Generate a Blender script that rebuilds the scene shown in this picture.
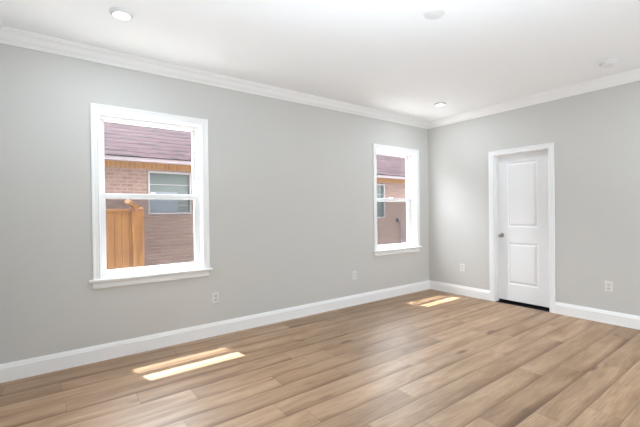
import bpy, bmesh, math, random
from mathutils import Vector, Matrix

random.seed(7)
S = bpy.context.scene
for o in list(bpy.data.objects):
    bpy.data.objects.remove(o)
COL = S.collection

# ------------------------------------------------------------------ camera, world, sun, lamps, exposure
F_PX, SHIFT_PX = 361.3718, 0.8708
cam_d = bpy.data.cameras.new('camera')
cam_d.sensor_width = 36.0
cam_d.lens = F_PX * 36.0 / 640.0
cam_d.shift_y = SHIFT_PX / 640.0
cam_d.clip_start = 0.05
cam = bpy.data.objects.new('camera', cam_d)
COL.objects.link(cam)
right = (0.803605841, -0.595022398, -0.012884014)
up = (0.013989369, -0.002757485, 0.999898342)
back = (-0.594997437, -0.803704387, 0.006108056)
cam.matrix_world = Matrix(((right[0], up[0], back[0], -5.004438),
                           (right[1], up[1], back[1], -3.738053),
                           (right[2], up[2], back[2], 1.292540),
                           (0, 0, 0, 1)))
S.camera = cam

SKY_STRENGTH = 17.0
SUN_STRENGTH = 22.0
CAN_POWER = 8.5          # each of the four recessed downlights
UP_FILL_POWER = 64.0      # added fill lamp aimed up, assumed in place of a flash
REAR_FILL_POWER = 76.0         # fill lamp added in a made-up hall opening behind the camera
world = bpy.data.worlds.new('sky')
S.world = world
world.use_nodes = True
bg = world.node_tree.nodes['Background']
bg.inputs[0].default_value = (0.88, 0.93, 1.0, 1)
# hazy sky, brighter round the sun than on the far side
wn, wl = world.node_tree.nodes, world.node_tree.links
wtc = wn.new('ShaderNodeTexCoord')
wdot = wn.new('ShaderNodeVectorMath'); wdot.operation = 'DOT_PRODUCT'
wdot.inputs[1].default_value = Vector((-0.105, 0.455, 1.0)).normalized()
wmr = wn.new('ShaderNodeMapRange'); wmr.interpolation_type = 'SMOOTHSTEP'
wmr.inputs['From Min'].default_value = 0.05
wmr.inputs['From Max'].default_value = 0.98
wmr.inputs['To Min'].default_value = 0.25 * SKY_STRENGTH
wmr.inputs['To Max'].default_value = 1.7 * SKY_STRENGTH
wl.new(wtc.outputs['Generated'], wdot.inputs[0])
wl.new(wdot.outputs['Value'], wmr.inputs['Value'])
wl.new(wmr.outputs['Result'], bg.inputs[1])

sun_d = bpy.data.lights.new('sun', 'SUN')
sun_d.energy = SUN_STRENGTH
sun_d.angle = math.radians(0.53)
sun_d.color = (1.0, 0.97, 0.94)
sun = bpy.data.objects.new('sun', sun_d)
sun.rotation_euler = Vector((0.105, -0.455, -1.0)).to_track_quat('-Z', 'Y').to_euler()
sun.location = (-3, 6, 12)
COL.objects.link(sun)

def area_light(name, loc, direction, size, size_y, power, color=(1, 1, 1), shape='RECTANGLE'):
    d = bpy.data.lights.new(name, 'AREA')
    d.shape = shape
    d.size = size
    d.size_y = size_y
    d.energy = power
    d.color = color
    o = bpy.data.objects.new(name, d)
    o.location = loc
    o.rotation_euler = Vector(direction).to_track_quat('-Z', 'Z').to_euler()
    COL.objects.link(o)
    return o

area_light('rear_fill', (-1.25, -5.55, 1.25), (0, 1, -0.30), 1.4, 2.0, REAR_FILL_POWER, (0.82, 0.915, 1.0))  # added fill lamp facing into the room from behind
area_light('bounce_fill', (-4.0, -3.20, 1.40), (0, 0.0, 1), 1.3, 1.3, UP_FILL_POWER, (0.765, 0.89, 1.0))  # added fill lamp, brightens the room off the ceiling

S.view_settings.view_transform = 'Standard'
S.view_settings.look = 'None'
S.view_settings.gamma = 1.0
S.view_settings.use_curve_mapping = False
S.view_settings.exposure = 0.0
S.cycles.max_bounces = 16
S.cycles.diffuse_bounces = 10
S.cycles.use_denoising = True

# ------------------------------------------------------------------ room figures
XL, YB, H = -5.385, -4.25, 2.74        # room: x from XL to 0, y from YB to 0, z from 0 to H
CROWN_Z, BASE_Z = 2.641, 0.1437

# ------------------------------------------------------------------ materials
def new_mat(name):
    m = bpy.data.materials.new(name)
    m.use_nodes = True
    nt = m.node_tree
    return m, nt, nt.nodes, nt.links, nt.nodes['Principled BSDF']

def N(nt, kind, **kw):
    n = nt.nodes.new(kind)
    for k, v in kw.items():
        setattr(n, k, v)
    return n

def paint(name, rgb, rough=0.5, spec=0.4, bump=0.0, scale=300.0):
    m, nt, nodes, links, p = new_mat(name)
    p.inputs['Base Color'].default_value = (*rgb, 1)
    p.inputs['Roughness'].default_value = rough
    p.inputs['Specular IOR Level'].default_value = spec
    tc = N(nt, 'ShaderNodeTexCoord')
    nz = N(nt, 'ShaderNodeTexNoise')
    nz.inputs['Scale'].default_value = scale
    nz.inputs['Detail'].default_value = 3
    links.new(tc.outputs['Object'], nz.inputs['Vector'])
    if bump:
        b = N(nt, 'ShaderNodeBump')
        b.inputs['Strength'].default_value = bump
        b.inputs['Distance'].default_value = 0.001
        links.new(nz.outputs['Fac'], b.inputs['Height'])
        links.new(b.outputs['Normal'], p.inputs['Normal'])
    else:
        mr = N(nt, 'ShaderNodeMapRange')
        mr.inputs['To Min'].default_value = max(0, rough - 0.05)
        mr.inputs['To Max'].default_value = min(1, rough + 0.05)
        links.new(nz.outputs['Fac'], mr.inputs['Value'])
        links.new(mr.outputs['Result'], p.inputs['Roughness'])
    return m

M_WALL = paint('wall_paint_light_grey', (0.585, 0.575, 0.550), 0.6, 0.25, 0.12, 260)
M_CEIL = paint('ceiling_paint_white', (0.895, 0.905, 0.915), 0.75, 0.2, 0.10, 200)
M_TRIM = paint('trim_paint_white', (0.86, 0.86, 0.855), 0.35, 0.4)
M_DOOR = paint('door_paint_white', (0.84, 0.84, 0.845), 0.35, 0.4)
M_VINYL = paint('window_vinyl_white', (0.80, 0.80, 0.80), 0.35, 0.45)
M_PLATE = paint('white_plastic', (0.73, 0.725, 0.70), 0.35, 0.45)
M_SLOT = paint('outlet_slot_dark', (0.20, 0.20, 0.20), 0.5)
M_PLATE_FACE = paint('receptacle_face_white', (0.60, 0.595, 0.575), 0.35, 0.45)
M_FIXT = paint('fixture_white', (0.74, 0.74, 0.735), 0.4, 0.4)
M_CLOSET_DARKNESS = paint('closet_darkness', (0.02, 0.02, 0.02), 0.7)  # near-black colour stands in for the unlit closet
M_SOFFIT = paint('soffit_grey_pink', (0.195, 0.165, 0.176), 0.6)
M_NFRAME = paint('neighbour_window_frame_paint', (0.20, 0.185, 0.19), 0.5)
M_REFLECTION = paint('pale_blue_reflection', (0.100, 0.116, 0.133), 0.6)  # reflection in the neighbouring pane, put into the colour
M_CONDUIT = paint('grey_blue_conduit', (0.085, 0.080, 0.115), 0.5)
M_BOX = paint('dark_box_plastic', (0.05, 0.05, 0.06), 0.5)
M_BOLT = paint('bolt_head_dark', (0.13, 0.05, 0.03), 0.5)

m, nt, nodes, links, p = new_mat('brushed_nickel')
p.inputs['Base Color'].default_value = (0.42, 0.41, 0.40, 1)
p.inputs['Metallic'].default_value = 1
p.inputs['Roughness'].default_value = 0.28
M_NICKEL = m

m, nt, nodes, links, p = new_mat('lamp_lens')
p.inputs['Base Color'].default_value = (0.9, 0.9, 0.9, 1)
p.inputs['Emission Color'].default_value = (1, 0.99, 0.97, 1)
p.inputs['Emission Strength'].default_value = 3.0
M_LENS = m

def math_node(nt, op, a, b=None, clamp=False):
    n = N(nt, 'ShaderNodeMath', operation=op, use_clamp=clamp)
    for i, v in enumerate((a, b)):
        if v is None:
            continue
        if isinstance(v, (int, float)):
            n.inputs[i].default_value = v
        else:
            nt.links.new(v, n.inputs[i])
    return n.outputs[0]

def thin_glass(name, tint, reflect=0.04):
    m, nt, nodes, links, p = new_mat(name)
    nodes.remove(p)
    out = nodes['Material Output']
    tr = N(nt, 'ShaderNodeBsdfTransparent')
    tr.inputs[0].default_value = (*tint, 1)
    gl = N(nt, 'ShaderNodeBsdfGlossy')
    gl.inputs['Roughness'].default_value = 0.02
    geo = N(nt, 'ShaderNodeNewGeometry')
    dt = N(nt, 'ShaderNodeVectorMath', operation='DOT_PRODUCT')
    links.new(geo.outputs['Normal'], dt.inputs[0]); links.new(geo.outputs['Incoming'], dt.inputs[1])
    inv = math_node(nt, 'SUBTRACT', 1.0, math_node(nt, 'ABSOLUTE', dt.outputs['Value']))
    fres = math_node(nt, 'ADD', math_node(nt, 'MULTIPLY', math_node(nt, 'POWER', inv, 5.0), 0.8), reflect * 0.5)
    mx = N(nt, 'ShaderNodeMixShader')
    links.new(fres, mx.inputs[0])
    links.new(tr.outputs[0], mx.inputs[1])
    links.new(gl.outputs[0], mx.inputs[2])
    links.new(mx.outputs[0], out.inputs['Surface'])
    return m
M_GLASS = thin_glass('clear_glass', (0.97, 0.975, 0.975))

m, nt, nodes, links, p = new_mat('insect_mesh')
nodes.remove(p)
tr = N(nt, 'ShaderNodeBsdfTransparent')
tr.inputs[0].default_value = (0.89, 0.89, 0.89, 1)
df = N(nt, 'ShaderNodeBsdfDiffuse')
df.inputs[0].default_value = (0.10, 0.10, 0.105, 1)
mx = N(nt, 'ShaderNodeMixShader')
mx.inputs[0].default_value = 0.24
links.new(tr.outputs[0], mx.inputs[1]); links.new(df.outputs[0], mx.inputs[2])
links.new(mx.outputs[0], nodes['Material Output'].inputs['Surface'])
M_SCREEN = m

# reflective dark window glass of the neighbouring house
m, nt, nodes, links, p = new_mat('grey_green_window_glass')
p.inputs['Base Color'].default_value = (0.048, 0.062, 0.058, 1)
p.inputs['Roughness'].default_value = 0.06
p.inputs['Specular IOR Level'].default_value = 0.6
M_NGLASS = m

def mix_rgb(nt, fac, a, b, blend='MIX'):
    n = N(nt, 'ShaderNodeMix', data_type='RGBA', blend_type=blend)
    for sock, v in ((n.inputs[0], fac), (n.inputs[6], a), (n.inputs[7], b)):
        if isinstance(v, (int, float)):
            sock.default_value = v
        elif isinstance(v, tuple):
            sock.default_value = (*v, 1)
        else:
            nt.links.new(v, sock)
    return n.outputs[2]

def ramp(nt, fac, stops):
    r = N(nt, 'ShaderNodeValToRGB')
    e = r.color_ramp.elements
    while len(e) < len(stops):
        e.new(0.5)
    for el, (pos, c) in zip(e, stops):
        el.position = pos
        el.color = (*c, 1)
    nt.links.new(fac, r.inputs[0])
    return r.outputs[0]

PLANK_W, PLANK_L = 0.185, 1.22
def floor_material():
    m, nt, nodes, links, p = new_mat('oak_planks')
    uv = N(nt, 'ShaderNodeUVMap', uv_map='plank')
    at = N(nt, 'ShaderNodeAttribute', attribute_name='rnd')
    sep = N(nt, 'ShaderNodeSeparateXYZ'); links.new(uv.outputs[0], sep.inputs[0])
    rs = N(nt, 'ShaderNodeSeparateColor'); links.new(at.outputs['Color'], rs.inputs[0])
    u, v = sep.outputs[0], sep.outputs[1]
    ou = math_node(nt, 'ADD', u, math_node(nt, 'MULTIPLY', rs.outputs[0], 53.0))
    ov = math_node(nt, 'ADD', v, math_node(nt, 'MULTIPLY', rs.outputs[1], 31.0))
    def noise(su, sv, detail, rough=0.55, dist=0.0):
        c = N(nt, 'ShaderNodeCombineXYZ')
        links.new(math_node(nt, 'MULTIPLY', ou, su), c.inputs[0])
        links.new(math_node(nt, 'MULTIPLY', ov, sv), c.inputs[1])
        n = N(nt, 'ShaderNodeTexNoise')
        n.inputs['Scale'].default_value = 1
        n.inputs['Detail'].default_value = detail
        n.inputs['Roughness'].default_value = rough
        n.inputs['Distortion'].default_value = dist
        links.new(c.outputs[0], n.inputs['Vector'])
        return n.outputs['Fac']
    cloud = noise(1.6, 11, 4, 0.55, 0.6)      # broad cathedral figure
    grain = noise(5, 130, 4, 0.6, 0.2)         # fine fibres
    patch = noise(2.6, 5, 2, 0.5, 0.0)
    base = ramp(nt, cloud, [(0.27, (0.255, 0.147, 0.077)), (0.42, (0.344, 0.217, 0.127)),
                            (0.55, (0.398, 0.263, 0.160)), (0.72, (0.459, 0.313, 0.196))])
    tone = ramp(nt, rs.outputs[2], [(0.0, (0.80, 0.765, 0.73)), (0.5, (1.0, 1.0, 1.0)), (1.0, (1.13, 1.14, 1.15))])
    c1 = mix_rgb(nt, 1.0, base, tone, 'MULTIPLY')
    g = ramp(nt, grain, [(0.32, (0.70, 0.66, 0.62)), (0.55, (1.0, 1.0, 1.0)), (0.75, (1.07, 1.06, 1.05))])
    c2 = mix_rgb(nt, 1.0, c1, g, 'MULTIPLY')
    # brown heartwood streak along one side of many planks
    wob = noise(1.1, 0.0, 3, 0.5)
    sv_ = math_node(nt, 'SUBTRACT', v, math_node(nt, 'MULTIPLY', math_node(nt, 'SUBTRACT', wob, 0.52), 0.12))
    st = N(nt, 'ShaderNodeMapRange', interpolation_type='SMOOTHSTEP')
    st.inputs['From Min'].default_value = 0.060; st.inputs['From Max'].default_value = 0.0
    links.new(sv_, st.inputs['Value'])
    c2 = mix_rgb(nt, math_node(nt, 'MULTIPLY', st.outputs[0], math_node(nt, 'ADD', 0.25, math_node(nt, 'MULTIPLY', rs.outputs[1], 0.75))), c2, mix_rgb(nt, 1.0, c2, (0.50, 0.40, 0.29), 'MULTIPLY'))
    # knots: sparse dark spots stretched along the plank
    ck = N(nt, 'ShaderNodeCombineXYZ')
    links.new(math_node(nt, 'MULTIPLY', ou, 1.5), ck.inputs[0])
    links.new(math_node(nt, 'MULTIPLY', ov, 4.5), ck.inputs[1])
    vo = N(nt, 'ShaderNodeTexVoronoi')
    vo.inputs['Scale'].default_value = 1.0
    links.new(ck.outputs[0], vo.inputs['Vector'])
    vsep = N(nt, 'ShaderNodeSeparateColor'); links.new(vo.outputs['Color'], vsep.inputs[0])
    has = math_node(nt, 'GREATER_THAN', vsep.outputs[0], 0.50)
    dist = math_node(nt, 'ADD', vo.outputs['Distance'], math_node(nt, 'MULTIPLY', math_node(nt, 'SUBTRACT', patch, 0.5), 0.25))
    kn = N(nt, 'ShaderNodeMapRange', interpolation_type='SMOOTHSTEP')
    kn.inputs['From Min'].default_value = 0.17; kn.inputs['From Max'].default_value = 0.02
    links.new(dist, kn.inputs['Value'])
    kf = math_node(nt, 'MULTIPLY', math_node(nt, 'MULTIPLY', kn.outputs[0], has), 0.9)
    c3 = mix_rgb(nt, kf, c2, (0.115, 0.062, 0.032))
    # bevelled joints between planks
    dv = math_node(nt, 'MINIMUM', v, math_node(nt, 'SUBTRACT', PLANK_W, v))
    jv = N(nt, 'ShaderNodeMapRange', interpolation_type='SMOOTHSTEP')
    jv.inputs['From Min'].default_value = 0.005; jv.inputs['From Max'].default_value = 0.001
    links.new(dv, jv.inputs['Value'])
    at2 = N(nt, 'ShaderNodeAttribute', attribute_name='plank_len')
    du = math_node(nt, 'MINIMUM', u, math_node(nt, 'SUBTRACT', at2.outputs['Fac'], u))
    ju = N(nt, 'ShaderNodeMapRange', interpolation_type='SMOOTHSTEP')
    ju.inputs['From Min'].default_value = 0.005; ju.inputs['From Max'].default_value = 0.001
    links.new(du, ju.inputs['Value'])
    joint = math_node(nt, 'MAXIMUM', jv.outputs[0], ju.outputs[0])
    c4 = mix_rgb(nt, math_node(nt, 'MAXIMUM', math_node(nt, 'MULTIPLY', jv.outputs[0], 0.6), math_node(nt, 'MULTIPLY', ju.outputs[0], 0.38)), c3, (0.13, 0.075, 0.04))
    links.new(c4, p.inputs['Base Color'])
    rr = N(nt, 'ShaderNodeMapRange')
    rr.inputs['To Min'].default_value = 0.36; rr.inputs['To Max'].default_value = 0.52
    links.new(grain, rr.inputs['Value'])
    links.new(rr.outputs[0], p.inputs['Roughness'])
    p.inputs['Specular IOR Level'].default_value = 0.6
    hgt = math_node(nt, 'SUBTRACT', math_node(nt, 'MULTIPLY', grain, 0.25), joint)
    b = N(nt, 'ShaderNodeBump')
    b.inputs['Strength'].default_value = 0.25; b.inputs['Distance'].default_value = 0.002
    links.new(hgt, b.inputs['Height'])
    links.new(b.outputs['Normal'], p.inputs['Normal'])
    return m
M_FLOOR = floor_material()

def brick_material(name, c1, c2, c3, mortar, bw, bh, mort=0.010, vertical=False):
    """bricks on a wall in the XZ plane"""
    m, nt, nodes, links, p = new_mat(name)
    tc = N(nt, 'ShaderNodeTexCoord')
    sx = N(nt, 'ShaderNodeSeparateXYZ'); links.new(tc.outputs['Object'], sx.inputs[0])
    cb = N(nt, 'ShaderNodeCombineXYZ')
    a = math_node(nt, 'ADD', sx.outputs[0], sx.outputs[1])
    if vertical:
        links.new(sx.outputs[2], cb.inputs[0]); links.new(a, cb.inputs[1])
    else:
        links.new(a, cb.inputs[0]); links.new(sx.outputs[2], cb.inputs[1])
    br = N(nt, 'ShaderNodeTexBrick')
    br.inputs['Scale'].default_value = 1
    br.inputs['Brick Width'].default_value = bw
    br.inputs['Row Height'].default_value = bh
    br.inputs['Mortar Size'].default_value = mort
    br.inputs['Mortar Smooth'].default_value = 0.2
    br.inputs['Color1'].default_value = (*c1, 1)
    br.inputs['Color2'].default_value = (*c2, 1)
    br.inputs['Mortar'].default_value = (*mortar, 1)
    br.inputs['Bias'].default_value = -0.1
    links.new(cb.outputs[0], br.inputs['Vector'])
    nz = N(nt, 'ShaderNodeTexNoise'); nz.inputs['Scale'].default_value = 11; nz.inputs['Detail'].default_value = 6
    nz.inputs['Roughness'].default_value = 0.7
    links.new(cb.outputs[0], nz.inputs['Vector'])
    f = N(nt, 'ShaderNodeMapRange'); f.inputs['From Min'].default_value = 0.45; f.inputs['From Max'].default_value = 0.68
    links.new(nz.outputs['Fac'], f.inputs['Value'])
    fm = math_node(nt, 'MULTIPLY', f.outputs[0], math_node(nt, 'SUBTRACT', 1.0, br.outputs['Fac']))
    c = mix_rgb(nt, math_node(nt, 'MULTIPLY', fm, 0.8), br.outputs['Color'], c3)
    links.new(c, p.inputs['Base Color'])
    p.inputs['Roughness'].default_value = 0.9
    p.inputs['Specular IOR Level'].default_value = 0.15
    b = N(nt, 'ShaderNodeBump'); b.invert = True
    b.inputs['Strength'].default_value = 0.6; b.inputs['Distance'].default_value = 0.006
    links.new(br.outputs['Fac'], b.inputs['Height']); links.new(b.outputs['Normal'], p.inputs['Normal'])
    return m
M_BRICK = brick_material('pink_brick', (0.130, 0.083, 0.069), (0.096, 0.060, 0.053), (0.182, 0.125, 0.100), (0.152, 0.110, 0.093), 0.20, 0.066, 0.011)
M_EAVE_SHADOW = brick_material('eave_shadow_brick', (0.172, 0.082, 0.029), (0.121, 0.060, 0.024), (0.202, 0.110, 0.055), (0.172, 0.103, 0.059), 0.30, 0.075, 0.012, True)  # shadow under the neighbouring eave, put into a tan brick colour

def roof_material():
    m, nt, nodes, links, p = new_mat('dusty_rose_shingles')
    uv = N(nt, 'ShaderNodeUVMap', uv_map='slope')
    sx = N(nt, 'ShaderNodeSeparateXYZ'); links.new(uv.outputs[0], sx.inputs[0])
    row = math_node(nt, 'FLOOR', math_node(nt, 'DIVIDE', sx.outputs[1], COURSE))
    fr = math_node(nt, 'FRACT', math_node(nt, 'DIVIDE', sx.outputs[1], COURSE))
    wn_ = N(nt, 'ShaderNodeTexWhiteNoise', noise_dimensions='1D'); links.new(row, wn_.inputs['W'])
    ux = math_node(nt, 'ADD', sx.outputs[0], math_node(nt, 'MULTIPLY', wn_.outputs['Value'], 7.0))
    def tabs(width, seed):
        k = N(nt, 'ShaderNodeCombineXYZ')
        links.new(math_node(nt, 'FLOOR', math_node(nt, 'DIVIDE', ux, width)), k.inputs[0])
        links.new(math_node(nt, 'ADD', row, seed), k.inputs[1])
        w = N(nt, 'ShaderNodeTexWhiteNoise', noise_dimensions='2D'); links.new(k.outputs[0], w.inputs['Vector'])
        return w.outputs['Value']
    t1, t2 = tabs(0.27, 3.3), tabs(0.17, 9.1)
    base = ramp(nt, t1, [(0.0, (0.016, 0.007, 0.009)), (0.5, (0.021, 0.010, 0.012)), (1.0, (0.024, 0.013, 0.015))])
    # printed dark band along the lower edge of some tabs
    band = math_node(nt, 'LESS_THAN', fr, 0.40)
    some = math_node(nt, 'GREATER_THAN', t2, 0.58)
    c = mix_rgb(nt, math_node(nt, 'MULTIPLY', math_node(nt, 'MULTIPLY', band, some), 0.9), base, (0.004, 0.002, 0.003))
    nz = N(nt, 'ShaderNodeTexNoise'); nz.inputs['Scale'].default_value = 40; nz.inputs['Detail'].default_value = 4
    links.new(uv.outputs[0], nz.inputs['Vector'])
    c = mix_rgb(nt, math_node(nt, 'MULTIPLY', nz.outputs['Fac'], 0.12), c, (0.050, 0.034, 0.037))
    links.new(c, p.inputs['Base Color'])
    p.inputs['Roughness'].default_value = 0.95
    p.inputs['Specular IOR Level'].default_value = 0.1
    return m
COURSE = 0.185
M_ROOF = roof_material()

def cedar_material():
    m, nt, nodes, links, p = new_mat('cedar_boards')
    tc = N(nt, 'ShaderNodeTexCoord')
    mp = N(nt, 'ShaderNodeMapping'); mp.inputs['Scale'].default_value = (14, 14, 1.2)
    links.new(tc.outputs['Object'], mp.inputs['Vector'])
    nz = N(nt, 'ShaderNodeTexNoise'); nz.inputs['Scale'].default_value = 2; nz.inputs['Detail'].default_value = 6
    nz.inputs['Distortion'].default_value = 0.8
    links.new(mp.outputs[0], nz.inputs['Vector'])
    c = ramp(nt, nz.outputs['Fac'], [(0.34, (0.115, 0.042, 0.0045)), (0.5, (0.175, 0.066, 0.0070)), (0.66, (0.225, 0.095, 0.013))])
    vo = N(nt, 'ShaderNodeTexVoronoi'); vo.inputs['Scale'].default_value = 3.2
    links.new(tc.outputs['Object'], vo.inputs['Vector'])
    k = N(nt, 'ShaderNodeMapRange', interpolation_type='SMOOTHSTEP')
    k.inputs['From Min'].default_value = 0.07; k.inputs['From Max'].default_value = 0.02
    links.new(vo.outputs['Distance'], k.inputs['Value'])
    c = mix_rgb(nt, k.outputs[0], c, (0.140, 0.041, 0.006))
    links.new(c, p.inputs['Base Color'])
    p.inputs['Roughness'].default_value = 0.75
    return m
M_CEDAR = cedar_material()

m, nt, nodes, links, p = new_mat('pale_bounce_ground')  # unseen ground, pale so that it bounces light indoors
nz = N(nt, 'ShaderNodeTexNoise'); nz.inputs['Scale'].default_value = 12; nz.inputs['Detail'].default_value = 6
links.new(ramp(nt, nz.outputs['Fac'], [(0.3, (0.50, 0.48, 0.45)), (0.7, (0.60, 0.58, 0.54))]), p.inputs['Base Color'])
p.inputs['Roughness'].default_value = 1
M_GROUND = m

# ------------------------------------------------------------------ mesh helpers
WORLD_LOC = {}

def place(o, parent, origin):
    """origin: world position of the object's own origin"""
    base = WORLD_LOC[parent.name] if parent else Vector((0, 0, 0))
    if parent:
        o.parent = parent
    o.location = Vector(origin) - base
    COL.objects.link(o)
    WORLD_LOC[o.name] = Vector(origin)

def tag(o, label, cat, group=None, kind=None):
    o['label'] = label
    o['category'] = cat
    if group:
        o['group'] = group
    if kind:
        o['kind'] = kind
    return o

def empty(name, loc):
    o = bpy.data.objects.new(name, None)
    o.empty_display_size = 0.1
    place(o, None, loc)
    return o

class MB:
    def __init__(self):
        self.bm = bmesh.new()
    def box(self, x0, x1, y0, y1, z0, z1, bevel=0.0, seg=2):
        r = bmesh.ops.create_cube(self.bm, size=1.0)
        vs = r['verts']
        for v in vs:
            v.co = Vector(((x0 + x1) / 2 + v.co.x * (x1 - x0), (y0 + y1) / 2 + v.co.y * (y1 - y0), (z0 + z1) / 2 + v.co.z * (z1 - z0)))
        if bevel:
            es = list({e for v in vs for e in v.link_edges})
            bmesh.ops.bevel(self.bm, geom=es, offset=bevel, segments=seg, profile=0.5, affect='EDGES')
        return self
    def loft(self, rings, close_ring=True, caps=True):
        """rings: list of equally long lists of points"""
        vr = [[self.bm.verts.new(q) for q in ring] for ring in rings]
        n = len(rings[0])
        for a, b in zip(vr[:-1], vr[1:]):
            for i in range(n if close_ring else n - 1):
                j = (i + 1) % n
                try:
                    self.bm.faces.new((a[i], a[j], b[j], b[i]))
                except ValueError:
                    pass
        if caps and close_ring:
            for ring in (vr[0], vr[-1]):
                try:
                    self.bm.faces.new(ring)
                except ValueError:
                    pass
        return self
    def lathe(self, profile, center, axis='Z', n=40):
        """profile: (radius, height along axis)"""
        c = Vector(center)
        rings = []
        for i in range(n):
            a = 2 * math.pi * i / n
            ring = []
            for r, h in profile:
                p = (r * math.cos(a), r * math.sin(a), h)
                if axis == 'Z':
                    q = Vector(p)
                elif axis == 'X':
                    q = Vector((p[2], p[0], p[1]))
                else:
                    q = Vector((p[0], p[2], p[1]))
                ring.append(c + q)
            rings.append(ring)
        rings.append(rings[0])
        self.loft(rings, close_ring=False, caps=False)
        bmesh.ops.remove_doubles(self.bm, verts=self.bm.verts, dist=1e-6)
        return self
    def tube(self, pts, r, n=10):
        rings = []
        for i, q in enumerate(pts):
            q = Vector(q)
            d = (Vector(pts[min(i + 1, len(pts) - 1)]) - Vector(pts[max(i - 1, 0)])).normalized()
            a = d.orthogonal().normalized() if i == 0 else (a - d * a.dot(d)).normalized()
            b = d.cross(a)
            rings.append([q + r * (math.cos(t) * a + math.sin(t) * b) for t in [2 * math.pi * k / n for k in range(n)]])
        return self.loft(rings)
    def build(self, name, mat, parent=None, smooth=False, origin=None):
        bm = self.bm
        bmesh.ops.recalc_face_normals(bm, faces=bm.faces)
        if origin is None:
            xs = [v.co for v in bm.verts]
            lo = Vector((min(q.x for q in xs), min(q.y for q in xs), min(q.z for q in xs)))
            hi = Vector((max(q.x for q in xs), max(q.y for q in xs), max(q.z for q in xs)))
            origin = Vector(((lo.x + hi.x) / 2, (lo.y + hi.y) / 2, lo.z))
        for v in bm.verts:
            v.co -= Vector(origin)
        me = bpy.data.meshes.new(name)
        bm.to_mesh(me)
        bm.free()
        me.materials.append(mat)
        if smooth:
            for f in me.polygons:
                f.use_smooth = True
            me.set_sharp_from_angle(angle=math.radians(35))
        o = bpy.data.objects.new(name, me)
        place(o, parent, origin)
        return o

def structure(o, label, cat):
    return tag(o, label, cat, kind='structure')

# ------------------------------------------------------------------ room shell
WIN = [(-4.660, -3.755), (-1.209, -0.319)]     # clear openings of the two windows along the window wall
WZ0, WZ1 = 0.700, 2.217
LIN = 0.012
WT = 0.20                                       # wall thickness
DY0, DY1, DZ = -1.800, -1.105, 2.050            # door opening in the door wall (between jambs)
JT = 0.018

# floor: one mesh of individual planks along x
def build_floor():
    bm = bmesh.new()
    uvl = bm.loops.layers.uv.new('plank')
    rl = bm.loops.layers.float_color.new('rnd')
    ll = bm.faces.layers.float.new('plank_len')
    known = {0: -4.949, 1: -4.538, 2: -4.204, 3: -3.634, 6: -3.690, 7: -3.009}
    y_lo, y_hi = YB - 1.5, 0.0
    r0 = int(math.floor((-0.66 - y_hi) / PLANK_W)) - 1
    r1 = int(math.ceil((-0.66 - y_lo) / PLANK_W)) + 1
    rng = random.Random(21)
    last = 0.0
    for r in range(r0, r1):
        top = -0.66 - PLANK_W * r
        ya, yb = max(top - PLANK_W, y_lo), min(top, y_hi)
        if yb - ya < 1e-4:
            continue
        off = known.get(r)
        if off is None:
            off = last + rng.choice((0.35, 0.45, 0.55, 0.75)) + rng.uniform(-0.06, 0.06)
        last = off
        k0 = int(math.floor((XL - off) / PLANK_L)) - 1
        for k in range(k0, k0 + 8):
            s0 = off + k * PLANK_L
            xa, xb = max(s0, XL), min(s0 + PLANK_L, 0.0)
            if xb - xa < 1e-4:
                continue
            vs = [bm.verts.new(q) for q in ((xa, ya, 0), (xb, ya, 0), (xb, yb, 0), (xa, yb, 0))]
            f = bm.faces.new(vs)
            f[ll] = PLANK_L
            c = (rng.random(), rng.random(), rng.random(), 1)
            for lp, q in zip(f.loops, ((xa, ya), (xb, ya), (xb, yb), (xa, yb))):
                lp[uvl].uv = (q[0] - s0, q[1] - (top - PLANK_W))
                lp[rl] = c
    me = bpy.data.meshes.new('floor')
    # slab under the planks
    r = bmesh.ops.create_cube(bm, size=1.0)
    for v in r['verts']:
        v.co = Vector((XL / 2 + v.co.x * (-XL), (y_lo + 0) / 2 + v.co.y * (-y_lo), -0.06 + v.co.z * 0.10))
    bm.to_mesh(me)
    bm.free()
    me.materials.append(M_FLOOR)
    o = bpy.data.objects.new('floor', me)
    place(o, None, (0, 0, 0))
    structure(o, 'light brown oak plank floor running toward the door wall', 'floor')
build_floor()

mb = MB(); mb.box(XL - 0.2, 0.2, YB - 1.6, 0.0, H, H + 0.15)
structure(mb.build('ceiling', M_CEIL), 'flat white painted ceiling', 'ceiling')

# window wall, in blocks around the two openings
mb = MB()
xs = [XL - 0.2, WIN[0][0] - LIN, WIN[0][1] + LIN, WIN[1][0] - LIN, WIN[1][1] + LIN, 0.2]
for i in range(5):
    a, b = xs[i], xs[i + 1]
    if i in (1, 3):
        mb.box(a, b, 0, WT, -0.1, WZ0); mb.box(a, b, 0, WT, WZ1, H + 0.15)
    else:
        mb.box(a, b, 0, WT, -0.1, H + 0.15)
structure(mb.build('wall_left', M_WALL), 'light grey painted wall with the two windows', 'wall')
# door wall
mb = MB()
BT = 0.12
mb.box(0, BT, DY1 + JT, 0.0, -0.1, H); mb.box(0, BT, YB - 1.6, DY0 - JT, -0.1, H); mb.box(0, BT, DY0 - JT, DY1 + JT, DZ + JT, H)
structure(mb.build('wall_right', M_WALL), 'light grey painted wall with the white door', 'wall')
mb = MB(); mb.box(XL - 0.2, XL, YB - 0.12, 0.0, -0.1, H)
structure(mb.build('wall_side', M_WALL), 'light grey side wall at the left edge of the photo', 'wall')
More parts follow.
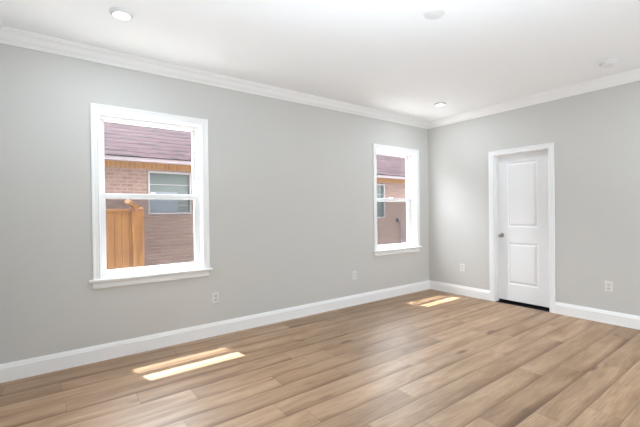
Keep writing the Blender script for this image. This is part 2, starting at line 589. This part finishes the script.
# wall behind the camera, with a hall opening added for the fill lamp
mb = MB()
OX0, OX1, OZ = -2.05, -0.50, 2.15
mb.box(XL, OX0, YB - 0.12, YB, -0.1, H); mb.box(OX1, 0, YB - 0.12, YB, -0.1, H); mb.box(OX0, OX1, YB - 0.12, YB, OZ, H)
structure(mb.build('wall_back', M_WALL), 'light grey wall behind the camera with an opening added for the fill lamp', 'wall')
mb = MB()  # made-up hall, closes off the sky around the fill lamp
mb.box(OX0 - 0.3, OX0 - 0.2, YB - 1.6, YB - 0.12, -0.1, H); mb.box(OX0 - 0.3, 0, YB - 1.7, YB - 1.6, -0.1, H)
structure(mb.build('wall_fill_box', M_WALL), 'light grey walls added around the fill lamp behind the camera', 'wall')
# closet behind the door
mb = MB()
mb.box(BT, 1.0, -2.0, -1.95, -0.1, 2.5); mb.box(BT, 1.0, -0.95, -0.9, -0.1, 2.5); mb.box(1.0, 1.05, -2.0, -0.9, -0.1, 2.5)
mb.box(BT, 1.05, -2.0, -0.9, 2.5, 2.55); mb.box(0.0, 1.05, -2.0, -0.9, -0.16, -0.11)
structure(mb.build('wall_closet', M_CLOSET_DARKNESS), 'closet walls with darkness painted in, behind the closed white door', 'wall')
mb = MB(); mb.box(0.0, 1.0, -1.95, -0.95, -0.10, -0.012)
structure(mb.build('floor_closet', M_CLOSET_DARKNESS), 'closet floor with darkness painted in, behind the closed white door', 'floor')

# crown moulding, mitred in the corners
CROWN = [(0, CROWN_Z), (0.012, CROWN_Z), (0.013, 2.650), (0.020, 2.653), (0.022, 2.660), (0.030, 2.664), (0.042, 2.674), (0.052, 2.687),
         (0.060, 2.700), (0.070, 2.711), (0.080, 2.717), (0.083, 2.722), (0.083, 2.728), (0.094, 2.730), (0.097, H), (0, H)]
BASE = [(0, 0), (0.015, 0), (0.015, 0.108), (0.0135, 0.114), (0.0105, 0.117), (0.0105, 0.122), (0.0085, 0.130), (0.005, 0.137), (0.004, BASE_Z), (0, BASE_Z)]

def run(profile, wall, a, b, mitre_a=True, mitre_b=True):
    """profile swept along one wall from a to b"""
    rings = []
    for end, s, mit in ((a, 1, mitre_a), (b, -1, mitre_b)):
        ring = []
        for d, z in profile:
            t = end + (s * d if mit else 0)
            ring.append({'A': (t, -d, z), 'B': (-d, t, z), 'L': (XL + d, t, z), 'R': (t, YB + d, z)}[wall])
        rings.append(ring)
    return MB().loft(rings)

CR_M = M_TRIM
for wall, a, b, name, lab in (('A', XL, 0, 'trim_1', 'white crown moulding above the window wall'), ('B', YB, 0, 'trim_2', 'white crown moulding above the door wall'),
                              ('L', YB, 0, 'trim_3', 'white crown moulding at the far left edge of the photo'), ('R', XL, 0, 'trim_4', 'white crown moulding behind the camera')):
    structure(run(CROWN, wall, a, b).build(name, CR_M), lab, 'crown moulding')
CW, CT = 0.0635, 0.018
structure(run(BASE, 'A', XL, 0).build('baseboard_left', M_TRIM), 'white baseboard under the two windows', 'baseboard')
structure(run(BASE, 'B', DY1 + 0.005 + CW, 0, False, True).build('baseboard_corner', M_TRIM), 'short white baseboard between the room corner and the door', 'baseboard')
structure(run(BASE, 'B', YB, DY0 - 0.005 - CW, True, False).build('baseboard_right', M_TRIM), 'white baseboard to the right of the door', 'baseboard')
structure(run(BASE, 'L', YB, 0).build('baseboard_side', M_TRIM), 'white baseboard on the side wall left of the camera', 'baseboard')
structure(run(BASE, 'R', XL, OX0, True, False).build('baseboard_back', M_TRIM), 'white baseboard behind the camera', 'baseboard')

CASING = [(0.0, 0.0), (0.0, 0.010), (0.004, 0.013), (0.010, 0.0135), (0.014, 0.011), (0.040, 0.013), (0.046, 0.0165), (0.054, 0.018), (0.0605, 0.018), (CW, 0.015), (CW, 0.0)]
def casing(to_xyz, h0, h1, z0, z1):
    rings = []
    for h, v, sh, sv in ((h0, z0, -1, 0), (h0, z1, -1, 1), (h1, z1, 1, 1), (h1, z0, 1, 0)):
        rings.append([to_xyz(h + sh * u, v + sv * u, t) for u, t in CASING])
    return MB().loft(rings)

# ------------------------------------------------------------------ windows
def ring_frame(x0, x1, z0, z1, y0, y1, side, top, bottom, bevel=0.003):
    mb = MB()
    mb.box(x0, x0 + side, y0, y1, z0, z1, bevel); mb.box(x1 - side, x1, y0, y1, z0, z1, bevel)
    mb.box(x0 + side - 0.001, x1 - side + 0.001, y0, y1, z1 - top, z1, bevel)
    mb.box(x0 + side - 0.001, x1 - side + 0.001, y0, y1, z0, z0 + bottom, bevel)
    return mb

SILL_TOP, HEAD = 0.727, 2.205
def make_window(name, x0, x1, label):
    xm = (x0 + x1) / 2
    w = empty(name, (xm, 0.1, SILL_TOP))
    structure(w, label, 'window')
    casing(lambda h, v, t: (h, -t, v), x0 - 0.004, x1 + 0.004, SILL_TOP, HEAD + 0.004).build('casing', M_TRIM, w)
    mb = MB()
    mb.box(x0 - LIN, x1 + LIN, -0.001, 0.095, 0.703, SILL_TOP)
    mb.box(x0 - 0.100, x1 + 0.084, -0.050, 0.0, 0.703, SILL_TOP, 0.006, 3)
    mb.build('window_sill', M_TRIM, w, smooth=True)
    # apron under the sill: moulded board with returned ends
    ap = [(-0.0, 0.640), (0.010, 0.640), (0.016, 0.648), (0.018, 0.660), (0.018, 0.682), (0.013, 0.690), (0.015, 0.7025), (0, 0.7025)]
    MB().loft([[(x0 - 0.070, -d, z) for d, z in ap], [(x1 + 0.060, -d, z) for d, z in ap]]).build('apron', M_TRIM, w)
    mb = MB()
    mb.box(x0 - LIN, x0, 0.0, 0.092, SILL_TOP, HEAD + LIN); mb.box(x1, x1 + LIN, 0.0, 0.092, SILL_TOP, HEAD + LIN)
    mb.box(x0, x1, 0.0, 0.092, HEAD, HEAD + LIN)
    mb.build('jamb_liner', M_TRIM, w)
    fr = ring_frame(x0 - LIN, x1 + LIN, 0.70, HEAD + LIN, 0.092, 0.185, 0.034, 0.036, 0.046)
    fr.build('window_frame', M_VINYL, w)
    # the two sashes: the lower one nearer the room, meeting rails side by side
    a, b = x0 + 0.020, x1 - 0.020
    up_s = ring_frame(a, b, 1.443, 2.184, 0.138, 0.166, 0.030, 0.022, 0.046).build('sash', M_VINYL, w)
    lo_s = ring_frame(a, b, 0.744, 1.490, 0.104, 0.134, 0.030, 0.047, 0.039).build('sash', M_VINYL, w)
    mb = MB(); mb.box(a + 0.026, b - 0.026, 0.150, 0.154, 1.486, 2.166); mb.build('pane', M_GLASS, up_s)
    mb = MB(); mb.box(a + 0.026, b - 0.026, 0.117, 0.121, 0.780, 1.446); mb.build('pane', M_GLASS, lo_s)
    mb = MB()
    lx = xm
    mb.box(lx - 0.03, lx + 0.03, 0.106, 0.130, 1.490, 1.497, 0.002); mb.box(lx - 0.012, lx + 0.03, 0.110, 0.122, 1.496, 1.505, 0.003)
    mb.build('sash_lock', M_VINYL, lo_s)
    mb = MB(); mb.box(a + 0.010, b - 0.010, 0.172, 0.1735, 0.746, 1.465)
    mb.build('insect_screen', M_SCREEN, w)
    return w

make_window('window_1', *WIN[0], 'white double-hung window on the left, overlooking the wooden fence and brick house')
make_window('window_2', *WIN[1], 'white double-hung window on the right of the grey wall, near the room corner')

# ------------------------------------------------------------------ door
d = empty('door_1', (0.09, (DY0 + DY1) / 2, 0))
structure(d, 'closed white two-panel door in white casing on the right wall', 'door')
casing(lambda h, v, t: (-t, h, v), DY0 - 0.005, DY1 + 0.005, 0.0, DZ + 0.005).build('casing', M_TRIM, d)
mb = MB()
mb.box(-0.001, BT, DY1, DY1 + JT, 0, DZ + JT); mb.box(-0.001, BT, DY0 - JT, DY0, 0, DZ + JT); mb.box(-0.001, BT, DY0, DY1, DZ, DZ + JT)
mb.box(0.072, 0.084, DY1 - 0.010, DY1, 0, DZ); mb.box(0.072, 0.084, DY0, DY0 + 0.010, 0, DZ); mb.box(0.072, 0.084, DY0, DY1, DZ - 0.010, DZ)   # stops
mb.build('jamb', M_TRIM, d)
SX0, SX1 = 0.086, 0.119
sy0, sy1, sz0, sz1 = DY0 + 0.003, DY1 - 0.003, 0.034, DZ - 0.003
p_y0, p_y1 = -1.640, -1.255
PAN = [(1.055, 1.945), (0.262, 0.838)]
mb = MB()
mb.box(SX0, SX1, sy0, p_y0, sz0, sz1); mb.box(SX0, SX1, p_y1, sy1, sz0, sz1)
for z0, z1 in ((sz0, PAN[1][0]), (PAN[1][1], PAN[0][0]), (PAN[0][1], sz1)):
    mb.box(SX0, SX1, p_y0, p_y1, z0, z1)
leaf = mb.build('leaf', M_DOOR, d)
for z0, z1 in PAN:
    rings = []
    for ins, dep in ((0, 0.0), (0.004, 0.0055), (0.012, 0.0085), (0.024, 0.0085), (0.042, 0.002), (0.048, 0.0015)):
        x = SX0 + dep
        rings.append([(x, p_y0 + ins, z0 + ins), (x, p_y1 - ins, z0 + ins), (x, p_y1 - ins, z1 - ins), (x, p_y0 + ins, z1 - ins)])
    rings.insert(0, [(SX1, p_y0, z0), (SX1, p_y1, z0), (SX1, p_y1, z1), (SX1, p_y0, z1)])
    MB().loft(rings).build('panel', M_DOOR, leaf)
kc = (SX0, sy1 - 0.060, 0.936)
knob = MB().lathe([(0, 0.0), (0.032, 0.0), (0.032, -0.004), (0.028, -0.008), (0.013, -0.010), (0.011, -0.030), (0.018, -0.036), (0.026, -0.044), (0.0275, -0.053),
                   (0.025, -0.061), (0.017, -0.066), (0, -0.067)], kc, 'X').build('knob', M_NICKEL, leaf, smooth=True)
knob['label'] = 'brushed nickel round door knob'

# ------------------------------------------------------------------ wall outlets
def make_outlet(to_xyz, h, z, label, duplex=True):
    """to_xyz(horizontal, vertical, out of the wall)"""
    def bx(mb, h0, h1, z0, z1, t0, t1, bev=0.0):
        a, b = to_xyz(h0, z0, t0), to_xyz(h1, z1, t1)
        mb.box(min(a[0], b[0]), max(a[0], b[0]), min(a[1], b[1]), max(a[1], b[1]), z0, z1, bev)
    o = empty('wall_outlet', to_xyz(h, z - 0.0575, 0))
    tag(o, label, 'outlet', 'outlet plates low on the grey walls')
    mb = MB(); bx(mb, h - 0.036, h + 0.036, z - 0.0575, z + 0.0575, 0, 0.006, 0.0025)
    mb.build('plate', M_PLATE, o)
    for dz in (-0.020, 0.020):
        mb = MB(); bx(mb, h - 0.017, h + 0.017, z + dz - 0.0135, z + dz + 0.0135, 0.006, 0.0085, 0.001)
        r = mb.build('receptacle', M_PLATE_FACE, o)
        mb = MB()
        bx(mb, h - 0.008, h - 0.005, z + dz - 0.002, z + dz + 0.008, 0.0083, 0.0087)
        bx(mb, h + 0.005, h + 0.008, z + dz - 0.001, z + dz + 0.007, 0.0083, 0.0087)
        bx(mb, h - 0.002, h + 0.002, z + dz - 0.009, z + dz - 0.005, 0.0083, 0.0087)
        mb.build('slots', M_SLOT, r)
    mb = MB(); bx(mb, h - 0.003, h + 0.003, z - 0.003, z + 0.003, 0.006, 0.0075, 0.0008)
    mb.build('screw', M_PLATE, o)
A_MAP = lambda h, v, t: (h, -t, v)
B_MAP = lambda h, v, t: (-t, h, v)
make_outlet(A_MAP, -3.630, 0.400, 'white outlet plate just right of and below the left window')
make_outlet(A_MAP, -1.663, 0.412, 'white outlet plate on the window wall left of the right window')
make_outlet(B_MAP, -0.606, 0.422, 'white outlet plate between the room corner and the door')
make_outlet(B_MAP, -2.405, 0.417, 'white outlet plate to the right of the door')

# ------------------------------------------------------------------ ceiling fixtures
def make_can(x, y, label):
    c = empty('recessed_light', (x, y, H - 0.024))
    tag(c, label, 'ceiling light', 'round white downlights in the ceiling')
    MB().lathe([(0.078, 0.0), (0.0785, -0.004), (0.074, -0.013), (0.064, -0.022), (0.056, -0.024), (0.055, -0.020), (0.055, 0.0)], (x, y, H), 'Z', 48).build('trim_ring', M_FIXT, c, smooth=True)
    MB().lathe([(0, -0.0235), (0.030, -0.0232), (0.0549, -0.021), (0.0549, -0.012), (0, -0.012)], (x, y, H), 'Z', 48).build('lens', M_LENS, c, smooth=True)
    area_light('downlight', (x, y, H - 0.03), (0, 0, -1), 0.11, 0.11, CAN_POWER, (0.775, 0.895, 1.0), 'DISK')
make_can(-4.585, -0.812, 'lit white round downlight at the upper left of the photo, above the left window')
make_can(-0.775, -0.782, 'lit white round downlight near the far room corner')
make_can(-4.585, -3.45, 'white round downlight behind the camera on the left, out of the photo')
make_can(-0.775, -3.45, 'white round downlight behind the camera on the right, out of the photo')

cv = empty('ceiling_cover_plate', (-2.744, -2.122, H - 0.022))
tag(cv, 'unlit white round cover plate in the middle of the ceiling', 'cover plate')
MB().lathe([(0.074, 0.0), (0.075, -0.010), (0.070, -0.018), (0.058, -0.022), (0, -0.022)], (-2.744, -2.122, H), 'Z', 48).build('disc', M_FIXT, cv, smooth=True)
for dx in (-0.035, 0.035):
    MB().lathe([(0, -0.0235), (0.003, -0.0232), (0.0045, -0.022), (0.0045, -0.0205), (0, -0.0205)], (-2.744 + dx, -2.122, H), 'Z', 12).build('screw', M_FIXT, cv, smooth=True)

sd = empty('smoke_detector', (-0.570, -2.565, H - 0.038))
tag(sd, 'small white smoke detector on the ceiling at the upper right, near the door wall', 'smoke detector')
sc = (-0.570, -2.565, H)
MB().lathe([(0.070, 0.0), (0.071, -0.010), (0.068, -0.012), (0, -0.012)], sc, 'Z', 40).build('base_plate', M_FIXT, sd, smooth=True)
MB().lathe([(0.055, -0.012), (0.055, -0.017), (0.062, -0.019), (0.062, -0.027), (0.052, -0.035), (0.030, -0.038), (0, -0.038)], sc, 'Z', 40).build('cover', M_FIXT, sd, smooth=True)

# ------------------------------------------------------------------ outdoors
mb = MB(); mb.box(-14, 10, 0.2, 14, -0.65, -0.45)
structure(mb.build('ground', M_GROUND), 'unseen side yard ground between the two houses, made pale to bounce light', 'ground')
mb = MB(); mb.box(XL - 0.6, 0.8, 0.2, 0.475, 2.56, 2.60); mb.box(XL - 0.6, 0.8, 0.45, 0.475, 2.60, 2.75)
structure(mb.build('trim_5', M_SOFFIT), 'white roof eave above the outside of the windows', 'eave')

# unseen roof over the room, added to keep sky off the neighbouring wall
MB().loft([[(xx, 0.475, 2.75), (xx, -2.4, 4.35), (xx, -6.2, 2.9), (xx, -6.2, 2.89), (xx, -2.4, 4.25), (xx, 0.35, 2.74)] for xx in (XL - 0.6, 0.8)]).build('roof', M_ROOF)
structure(bpy.data.objects['roof'], 'unseen shingle roof added above the ceiling to block sky', 'roof')

NY = 3.6
RX0, RX1 = -9.0, 7.0
EY, EZ = 3.36, 2.245      # eave edge of the neighbouring roof
hs = empty('brick_house', (-0.5, NY, -0.45))
tag(hs, 'pink brick house with dusty rose shingle roof beyond both windows', 'house')
NW = [(-3.56, -2.77, 1.29, 2.105), (1.86, 2.78, 1.10, 2.075)]
mb = MB()
xs = [RX0, NW[0][0], NW[0][1], NW[1][0], NW[1][1], RX1]
for i in range(5):
    a, b = xs[i], xs[i + 1]
    if i in (1, 3):
        q = NW[0] if i == 1 else NW[1]
        mb.box(a, b, NY, NY + 0.2, -0.45, q[2])
        if q[3] < 2.11:
            mb.box(a, b, NY, NY + 0.2, q[3], 2.135)
    else:
        mb.box(a, b, NY, NY + 0.2, -0.45, 2.135)
mb.build('brick_wall', M_BRICK, hs)
mb = MB(); mb.box(RX0, RX1, NY - 0.012, NY + 0.2, 2.135, 2.32); mb.build('eave_shadow_band', M_EAVE_SHADOW, hs)  # band carries the eave's shadow as its own colour
mb = MB(); mb.box(RX0, RX1, EY + 0.02, NY, 2.258, 2.27); mb.build('soffit', M_SOFFIT, hs)
mb = MB(); mb.box(RX0, RX1, EY, EY + 0.02, EZ, EZ + 0.065); mb.build('fascia', M_SOFFIT, hs)
# shingle courses as thin overlapping steps up the slope
mb = MB()
pitch = math.radians(33)
cy, sz_ = math.cos(pitch), math.sin(pitch)
course = COURSE
prof = []
y, z = EY - 0.03, EZ + 0.075
n_c = 30
pts = []
for k in range(n_c):
    s = k * course
    pts.append((y + s * cy, z + s * sz_ - 0.001))
    pts.append((y + s * cy - sz_ * 0.001, z + s * sz_ + cy * 0.002))
end = (y + n_c * course * cy, z + n_c * course * sz_)
ring = pts + [end, (end[0], end[1] - 0.1), (EY + 0.1, EZ + 0.07)]
mb.loft([[(RX0, q[0], q[1]) for q in ring], [(RX1, q[0], q[1]) for q in ring]])
rf = mb.build('roof', M_ROOF, hs)
lay = rf.data.uv_layers.new(name='slope')
off_r = WORLD_LOC[rf.name]
for lp in rf.data.loops:
    q = rf.data.vertices[lp.vertex_index].co + off_r
    lay.data[lp.index].uv = (q.x, (q.y - (EY - 0.03)) * cy + (q.z - (EZ + 0.075)) * sz_ + 0.002)

def house_window(x0, x1, z0, z1, reflection_panel):
    w = ring_frame(x0, x1, z0, z1, NY - 0.015, NY + 0.08, 0.028, 0.030, 0.034).build('window', M_NFRAME, hs)
    mb = MB(); mb.box(x0 + 0.03, x1 - 0.03, NY + 0.05, NY + 0.07, z0 + 0.03, z1 - 0.03); mb.build('pane', M_NGLASS, w)
    zm = z0 + (z1 - z0) * 0.70
    mb = MB(); mb.box(x0 + 0.035, x1 - 0.035, NY + 0.040, NY + 0.0505, zm - 0.006, zm + 0.006); mb.build('muntin', M_NFRAME, w)
    if reflection_panel:
        mb = MB(); mb.box(x0 + 0.035, x0 + 0.535, NY + 0.036, NY + 0.049, z0 + 0.04, z0 + 0.43); mb.build('reflection_panel', M_REFLECTION, w)  # pale panel paints the bluish reflection on this pane
        mb = MB(); mb.box(x0 + 0.535, x1 - 0.035, NY + 0.040, NY + 0.0505, z0 + 0.168, z0 + 0.181); mb.build('muntin', M_NFRAME, w)
house_window(*NW[0], True)
house_window(*NW[1], False)

cd = empty('conduit', (3.36, NY - 0.07, -0.45))
tag(cd, 'thin grey-blue conduit with a dark box on the brick, seen through the right window', 'conduit')
MB().tube([(3.32, NY - 0.045, 1.03), (3.37, NY - 0.045, 1.00), (3.40, NY - 0.045, 0.93), (3.41, NY - 0.045, 0.80), (3.41, NY - 0.045, 0.3), (3.41, NY - 0.045, -0.45)], 0.017).build('pipe', M_CONDUIT, cd, smooth=True)
mb = MB(); mb.box(3.27, 3.36, NY - 0.075, NY - 0.004, 0.98, 1.07, 0.008); mb.build('box', M_BOX, cd)

# cedar privacy fence
FY = 2.30
fx = -3.885
fn = empty('wooden_fence', (-5.0, FY, -0.45))
tag(fn, 'orange cedar fence with corner post outside the left window', 'fence')
mb = MB()
x = fx - 0.205
i = 0
while x > -7.0:
    mb.box(x - 0.092, x, FY + (0.005 if i % 2 else 0.0), FY + 0.022, -0.45, 1.345, 0.002)
    x -= 0.096
    i += 1
mb.build('boards', M_CEDAR, fn)
mb = MB(); mb.box(-7.0, fx - 0.17, FY - 0.016, FY + 0.04, 1.335, 1.375, 0.004); mb.build('top_rail', M_CEDAR, fn)
mb = MB(); mb.box(fx - 0.200, fx - 0.165, FY + 0.01, FY + 0.05, -0.45, 1.36, 0.002); mb.build('edge_strip', M_CEDAR, fn)
mb = MB(); mb.box(fx - 0.170, fx, FY - 0.03, FY + 0.11, -0.45, 1.402, 0.025); post = mb.build('post', M_CEDAR, fn)
for bxx in (fx - 0.135, fx - 0.045):
    MB().lathe([(0, -0.008), (0.022, -0.007), (0.027, 0.0), (0, 0.0)], (bxx, FY - 0.03, 1.362), 'Y', 14).build('bolt', M_BOLT, post, smooth=True)
# short squared beam rising from the post toward the upper left
mb = MB()
p0, p1 = Vector((fx - 0.05, FY + 0.06, 1.372)), Vector((fx - 0.225, FY - 0.05, 1.492))
dirv = (p1 - p0).normalized()
sd_ = Vector((0, 1, 0)); sd_ = (sd_ - dirv * sd_.dot(dirv)).normalized(); upv = sd_.cross(dirv)
if upv.z < 0:
    upv = -upv
rr_ = lambda q: [q + sd_ * a * 0.05 + upv * b * 0.032 for a, b in ((-1, -1), (1, -1), (1, 1), (-1, 1))]
mb.loft([rr_(p0), rr_(p1)])
mb.build('beam', M_CEDAR, fn)
